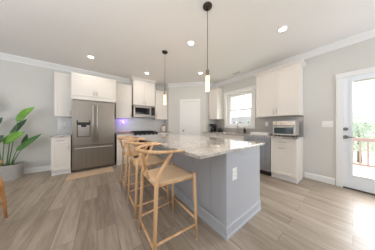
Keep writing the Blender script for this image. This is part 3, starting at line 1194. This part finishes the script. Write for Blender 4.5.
def leaf(base, mid_, tip, width, mat, up=(0, -1, .3), fold=.25, crown=(0, 0, .27)):
    """paddle leaf blade from base through mid to tip, with stem back to the soil."""
    B, Mi, Tp = Vector(base), Vector(mid_), Vector(tip)
    n, m = 14, 4
    bm = bmesh.new()
    rows = []
    upv = Vector(up).normalized()
    for i in range(n + 1):
        f = i / n
        p = B * (1 - f) ** 2 + Mi * 2 * f * (1 - f) + Tp * f * f
        d = (Mi - B) * (1 - f) + (Tp - Mi) * f
        d.normalize()
        s = d.cross(upv)
        s.normalize()
        nn = s.cross(d)
        wv = width * 1.95 * f ** .55 * (1 - f) ** .85 + .003
        if f > .985:
            wv = .002
        row = []
        for q in range(-m, m + 1):
            g = q / m
            wob = .012 * math.sin(f * 9 + q) * abs(g)
            row.append(bm.verts.new(p + s * (wv * g) + nn * (fold * wv * abs(g) + wob)))
        rows.append(row)
    for A, C in zip(rows, rows[1:]):
        for q in range(2 * m):
            bm.faces.new((A[q], A[q + 1], C[q + 1], C[q])).smooth = True
    mb = MB()
    mb.bm.free()
    mb.bm = bm
    lf = mb.build('leaf', mat, t)
    so = lf.modifiers.new('thick', 'SOLIDIFY')
    so.thickness = .003
    c0 = Vector(crown)
    h = c0.lerp(B, .55) + Vector((0, 0, .05))
    pts = [c0 * (1 - f) ** 2 + h * 2 * f * (1 - f) + B * f * f for f in [x / 8 for x in range(9)]]
    rib = [B.lerp(Mi, .5) * .5 + (B * .25 + Mi * .5 + Tp * .25) * .5]
    MB().tube(pts + [B * .25 + Mi * .5 + Tp * .25 - Vector((0, -.004, 0))], [.011 - .0007 * k for k in range(9)] + [.003], 8).build('stem', 'stem', lf)


LEAVES = []  # filled below, local to the planter
from_px = None


def px(u, v, y):
    """point on the plane at world depth y behind photo position; used for placing the leaf tips in the room."""
    th = R(36.47)
    a, b = (u - 187.5) / 122.27, (125 - v) / 122.27
    r = Vector((a * math.cos(th) + math.sin(th), -a * math.sin(th) + math.cos(th), b))
    k = y / r.y
    return Vector((r.x * k, y, 1.161 + r.z * k)) - Vector((-1.585, 4.40, 0))


leaf(px(17.5, 121.5, 4.36), px(23, 113, 4.34), px(34.3, 107, 4.30), .085, 'leaf_bright', crown=(.05, 0, .27))
leaf(px(11, 134.5, 4.42), px(18, 127, 4.42), px(26.5, 119, 4.42), .066, 'leaf_dark', crown=(.02, .02, .27))
leaf(px(4, 143.5, 4.33), px(13, 136, 4.30), px(24.5, 131.5, 4.27), .10, 'leaf_bright', crown=(-.02, -.02, .27))
leaf(px(17, 150.5, 4.38), px(27, 143, 4.35), px(41.5, 133.5, 4.30), .068, 'leaf_mid', crown=(.08, .0, .27))
leaf(px(22, 149, 4.44), px(25, 141, 4.45), px(27, 134, 4.46), .05, 'leaf_dark', crown=(.08, .03, .27))
leaf(px(-14, 131, 4.40), px(-6, 124, 4.38), px(2.3, 117.5, 4.36), .10, 'leaf_dark', crown=(-.05, 0, .27))
leaf(px(-12, 150, 4.34), px(-5, 142, 4.30), px(3.5, 135, 4.28), .10, 'leaf_dark', crown=(-.06, -.02, .27))
leaf(px(-8, 112, 4.45), px(-14, 100, 4.46), px(-16, 90, 4.46), .11, 'leaf_mid', crown=(-.04, .03, .27))
leaf(px(-22, 150, 4.36), px(-32, 142, 4.32), px(-42, 140, 4.30), .10, 'leaf_mid', crown=(-.09, 0, .27))

# ------------------------------------------------------------------ mat by the refrigerator
mb = MB().prism([(-.535, 3.555), (.34, 3.555), (.34, 3.93), (-.535, 3.93)], .001, .010)
tag(mb.build('floor_mat', 'mat'), 'tan woven floor mat in front of the refrigerator', 'mat')

# ------------------------------------------------------------------ counter things
t = thing('toaster_oven', 'silver countertop toaster oven with row of knobs', 'toaster oven', (3.215, 1.085, .914), -90)
W, H, D = .39, .335, .33
MB().box(0, .02, .025, W, D, H, .008).build('body', 'steel_light', t)
for x in (.04, W - .04):
    for y in (.06, D - .05):
        MB().lathe([(.014, 0), (.016, .026)], 12, x, y).build('foot', 'black', t)
MB().box(.004, 0, .235, W - .004, .02, H - .008, .003).build('control_panel', 'steel_light', t)
for k in range(4):
    x = .055 + k * (W - .11) / 3
    MB().tube([(x, 0, .28), (x, -.022, .28)], [.023, .020], 16).build('knob', 'knob_warm', t)
mb = MB()
mb.box(.004, 0, .035, .024, .02, .222)
mb.box(W - .024, 0, .035, W - .004, .02, .222)
mb.box(.024, 0, .035, W - .024, .02, .058)
mb.box(.024, 0, .208, W - .024, .02, .222)
dr = mb.build('door', 'steel_light', t)
MB().box(.004, .006, .222, W - .004, .019, .235).build('shadow_gap', 'black', t)
MB().box(.024, .006, .058, W - .024, .014, .208).build('glass', 'oven_glass', dr)
mb = MB().tube([(.04, -.03, .198), (W - .04, -.03, .198)], .008, 10)
for x in (.06, W - .06):
    mb.tube([(x, 0, .205), (x, -.03, .198)], .006, 8)
mb.build('handle', 'nickel', dr)
mb = MB()
for k in range(8):
    z = .09
    mb.tube([(.05 + k * .041, .004, z), (.05 + k * .041, .006, z)], .002, 6)
mb.build('rack', 'nickel', dr)

t = thing('dish_tray', 'low white drying tray on the counter left of the toaster oven', 'tray', (3.30, 1.375, .914), -90)
mb = MB()
mb.box(-.20, -.13, .002, .20, .13, .012, .003)
for q in ((-.20, -.13, .20, -.118), (-.20, .118, .20, .13), (-.20, -.13, -.188, .13), (.188, -.13, .20, .13)):
    mb.box(q[0], q[1], .012, q[2], q[3], .058, .003)
mb.build('tray', 'white', t)
mb = MB()
for k in range(7):
    x = -.15 + k * .05
    mb.tube([(x, -.10, .014), (x, -.10, .05), (x, .10, .05), (x, .10, .014)], .004, 6)
mb.build('rack', 'white', t)

t = thing('coffee_maker', 'black coffee maker on the corner counter near the pantry', 'coffee maker', (3.42, 3.05, .914), -90)
MB().box(-.085, -.10, .0, .085, .10, .03, .006).build('base', 'black', t)
MB().box(-.085, .02, .03, .085, .10, .22, .006).build('water_tank', 'black', t)
MB().box(-.085, -.09, .20, .085, .10, .285, .010).build('brew_head', 'black', t)
MB().lathe([(.045, .032), (.058, .06), (.058, .12), (.04, .16), (.042, .17)], 20, 0, -.03).build('carafe', 'black_glass', t)

t = thing('kettle', 'low black kettle on the counter right of the coffee maker', 'kettle', (3.42, 2.72, .914), -90)
MB().lathe([(.085, 0), (.085, .012), (.07, .018)], 24).build('base', 'black', t)
MB().lathe([(.078, .019), (.082, .05), (.07, .10), (.05, .13), (.02, .138)], 24).build('body', 'black', t, True)
MB().lathe([(.008, .138), (.014, .146), (.012, .160), (.004, .163)], 14).build('lid_knob', 'black', t)
MB().tube([(.07, 0, .055), (.125, 0, .06), (.135, 0, .10), (.10, 0, .13), (.055, 0, .12)], .008, 8).build('handle', 'black', t)
MB().tube([(-.07, 0, .07), (-.10, 0, .10), (-.115, 0, .12)], [.014, .010, .008], 10).build('spout', 'black', t)

t = thing('canister', 'cream ceramic canister with dark lid right of the range', 'canister', (2.09, 4.40, .914))
MB().lathe([(.066, 0), (.074, .01), (.078, .12), (.072, .20), (.066, .21)], 26).build('jar', 'ceramic', t)
lid = MB().lathe([(.070, .211), (.070, .225), (.05, .238), (.012, .242)], 26).build('lid', 'board', t)
MB().lathe([(.010, .242), (.018, .252), (.012, .270), (.004, .272)], 14).build('knob', 'board', lid)

tag(MB().box(.52, 4.08, .915, .86, 4.36, .935, .006).build('cutting_board', 'board'), 'brown wooden cutting board left of the range', 'cutting board')

t = thing('night_light', 'plug-in night light glowing violet under the cabinet', 'night light', (.70, YW - .0195, 1.20))
MB().box(-.022, -.030, -.04, .022, -.0005, .045, .006).build('body', 'white', t)
MB().lathe([(.02, .045), (.024, .06), (.022, .085), (.008, .098)], 16, 0, -.0245).build('glow_dome', 'violet', t, True)
d = bpy.data.lights.new('night_glow', 'POINT')
d.energy = 1.0
d.color = (.25, .12, 1)
d.shadow_soft_size = .03
o = bpy.data.objects.new('night_glow', d)
o.location = (0, -.07, .07)
o.parent = t
COL.objects.link(o)

# sink and faucet
t = thing('sink', 'stainless undermount sink bowl below the window', 'sink', ((sx0 + sx1) / 2, (sy0 + sy1) / 2, .70))
hx, hy = (sx1 - sx0) / 2 - .002, (sy1 - sy0) / 2 - .002
mb = MB()
mb.box(-hx, -hy, 0, hx, hy, .006)
mb.box(-hx, -hy, .006, -hx + .006, hy, .182)
mb.box(hx - .006, -hy, .006, hx, hy, .182)
mb.box(-hx + .006, -hy, .006, hx - .006, -hy + .006, .182)
mb.box(-hx + .006, hy - .006, .006, hx - .006, hy, .182)
mb.build('bowl', 'steel', t)
MB().lathe([(.04, .0062), (.04, .009), (.02, .009)], 20).build('drain', 'chrome', t)

t = thing('faucet', 'slim gooseneck faucet behind the sink under the window', 'faucet', (3.615, 2.20, .914))
MB().lathe([(.027, 0), (.027, .012), (.017, .02), (.017, .07)], 18).build('base', 'chrome', t)
pts = [(0, 0, .06), (0, 0, .24)]
for k in range(9):
    a = math.pi * k / 8
    pts.append((-.075 + .075 * math.cos(a), -.03 * k / 8, .26 + .075 * math.sin(a)))
pts.append((-.15, -.03, .20))
MB().tube(pts, .011, 12).build('spout', 'chrome', t)
MB().tube([(0, -.017, .05), (-.01, -.055, .075), (-.015, -.09, .085)], [.009, .007, .006], 8).build('lever', 'chrome', t)

t = thing('soap_bottle', 'dark soap bottle with silver pump beside the faucet', 'bottle', (3.60, 1.955, .914))
MB().lathe([(.030, 0), (.034, .006), (.034, .10), (.028, .125), (.014, .135), (.014, .15)], 20).build('bottle', 'black_glass', t, True)
mb = MB().lathe([(.016, .15), (.016, .165), (.006, .17), (.006, .19)], 14)
mb.tube([(.004, 0, .192), (-.05, 0, .194), (-.058, 0, .18)], .006, 8)
mb.build('pump', 'chrome', t)

t = thing('windowsill_plant', 'small leafy plant in a white pot on the window sill', 'plant', (XR + .045, 1.905, WZ0))
MB().lathe([(.030, 0), (.036, .004), (.046, .085), (.040, .085), (.038, .07)], 20).build('pot', 'white', t)
MB().lathe([(.037, .06), (.037, .07)], 16).build('soil', 'soil', t)
mb = MB()
rnd = random.Random(3)
for k in range(16):
    a = k * 2.4
    h = .05 + .07 * rnd.random()
    rr_ = .02 + .035 * rnd.random()
    e_ = Vector((math.cos(a) * rr_, math.sin(a) * rr_, .07 + h))
    mb.tube([(0, 0, .065), (e_.x * .5, e_.y * .5, .07 + h * .7), e_], [.0015, .0012, .001], 5)
    s = Vector((-math.sin(a), math.cos(a), 0)) * .014
    o_ = Vector((math.cos(a), math.sin(a), .3)) * .035
    v = [mb.bm.verts.new(p) for p in (e_, e_ + o_ * .5 + s, e_ + o_, e_ + o_ * .5 - s)]
    mb.bm.faces.new(v)
mb.build('foliage', 'leaf_mid', t)

# ------------------------------------------------------------------ outdoors
struct(MB().box(-40, -70, -2.75, 220, 90, -2.55).build('ground', 'grass'))
mb = MB()
for k in range(17):
    x = XR + .18 + k * .143
    mb.box(x, -3.6, -.16, x + .138, 1.25, -.12, .003)
struct(mb.build('deck', 'deck'))
t = thing('deck_railing', 'reddish wooden deck railing beyond the glazed door', 'railing', (6.28, 0, -.12))
MB().box(-.045, -3.55, .865, .045, 1.2, .90, .004).build('top_rail', 'rail_paint', t)
MB().box(-.02, -3.55, .80, .02, 1.2, .86, .003).build('upper_rail', 'rail_paint', t)
MB().box(-.02, -3.55, .08, .02, 1.2, .135, .003).build('bottom_rail', 'rail_paint', t)
y = 1.06
while y > -3.5:
    MB().box(-.018, y - .018, .135, .018, y + .018, .80, .002).build('baluster', 'rail_paint', t)
    y -= .132
for y in (1.16, -1.2, -3.5):
    MB().box(-.045, y - .045, -.04, .045, y + .045, .865, .004).build('post', 'rail_paint', t)


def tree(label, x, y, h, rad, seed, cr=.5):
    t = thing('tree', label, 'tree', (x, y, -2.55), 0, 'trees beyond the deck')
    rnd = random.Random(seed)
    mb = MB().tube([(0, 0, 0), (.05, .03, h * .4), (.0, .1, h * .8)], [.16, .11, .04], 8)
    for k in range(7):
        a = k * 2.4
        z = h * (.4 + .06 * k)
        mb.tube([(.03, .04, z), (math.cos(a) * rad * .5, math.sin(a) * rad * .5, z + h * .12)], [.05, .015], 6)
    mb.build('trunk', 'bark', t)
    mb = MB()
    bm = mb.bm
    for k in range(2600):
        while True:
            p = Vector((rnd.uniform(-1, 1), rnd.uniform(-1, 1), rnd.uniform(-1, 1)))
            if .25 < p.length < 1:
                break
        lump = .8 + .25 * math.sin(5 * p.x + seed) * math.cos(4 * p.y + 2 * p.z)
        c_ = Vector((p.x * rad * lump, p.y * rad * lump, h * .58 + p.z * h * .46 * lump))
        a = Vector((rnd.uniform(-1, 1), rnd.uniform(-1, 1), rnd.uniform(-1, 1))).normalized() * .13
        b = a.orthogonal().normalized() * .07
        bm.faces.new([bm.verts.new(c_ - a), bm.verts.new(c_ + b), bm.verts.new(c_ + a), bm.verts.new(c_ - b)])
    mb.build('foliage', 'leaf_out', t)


tree('leafy green tree beyond the deck railing at the left of the glazed door', 15.5, 1.6, 4.3, 1.6, 1)
tree('leafy green tree beyond the deck railing at the right of the glazed door', 14.0, -2.0, 4.6, 1.7, 2)
tree('leafy green tree farther out behind the deck railing', 21.0, -.4, 5.0, 2.2, 4)

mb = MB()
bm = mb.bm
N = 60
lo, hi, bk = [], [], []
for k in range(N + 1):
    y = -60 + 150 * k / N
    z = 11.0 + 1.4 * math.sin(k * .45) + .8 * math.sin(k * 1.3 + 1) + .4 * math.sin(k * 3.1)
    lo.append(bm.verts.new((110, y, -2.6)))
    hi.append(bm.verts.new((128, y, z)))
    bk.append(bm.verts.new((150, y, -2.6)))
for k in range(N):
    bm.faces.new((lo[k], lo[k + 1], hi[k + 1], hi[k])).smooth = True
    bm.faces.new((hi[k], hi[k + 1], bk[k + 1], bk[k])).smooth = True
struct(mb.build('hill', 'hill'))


def house(label, x, y, wx, wy, h, rz):
    t = thing('house', label, 'house', (x, y, -2.55), rz, 'houses far beyond the kitchen window')
    MB().box(-wx / 2, -wy / 2, 0, wx / 2, wy / 2, h).build('wall', 'siding', t)
    mb = MB()
    bm = mb.bm
    a, b, r_ = wx / 2 + .4, wy / 2 + .4, h + wx * .32
    v = [bm.verts.new(p) for p in ((-a, -b, h), (a, -b, h), (a, b, h), (-a, b, h), (0, -b, r_), (0, b, r_))]
    for f in ((0, 3, 5, 4), (1, 4, 5, 2), (0, 4, 1), (3, 2, 5), (0, 1, 2, 3)):
        bm.faces.new([v[i] for i in f])
    mb.build('roof', 'shingle', t)
    for k in range(3):
        yy = -wy / 2 + wy * (k + .5) / 3
        for zz in (1.0, 3.4):
            MB().box(-wx / 2 - .05, yy - .45, zz, -wx / 2 - .005, yy + .45, zz + 1.3).build('window', 'house_window', t)


house('pale house left of centre in the kitchen window view', 46, 37.5, 8, 9, 4.6, 12)
house('pale house right of centre in the kitchen window view', 44, 25.5, 8, 8, 4.2, -4)
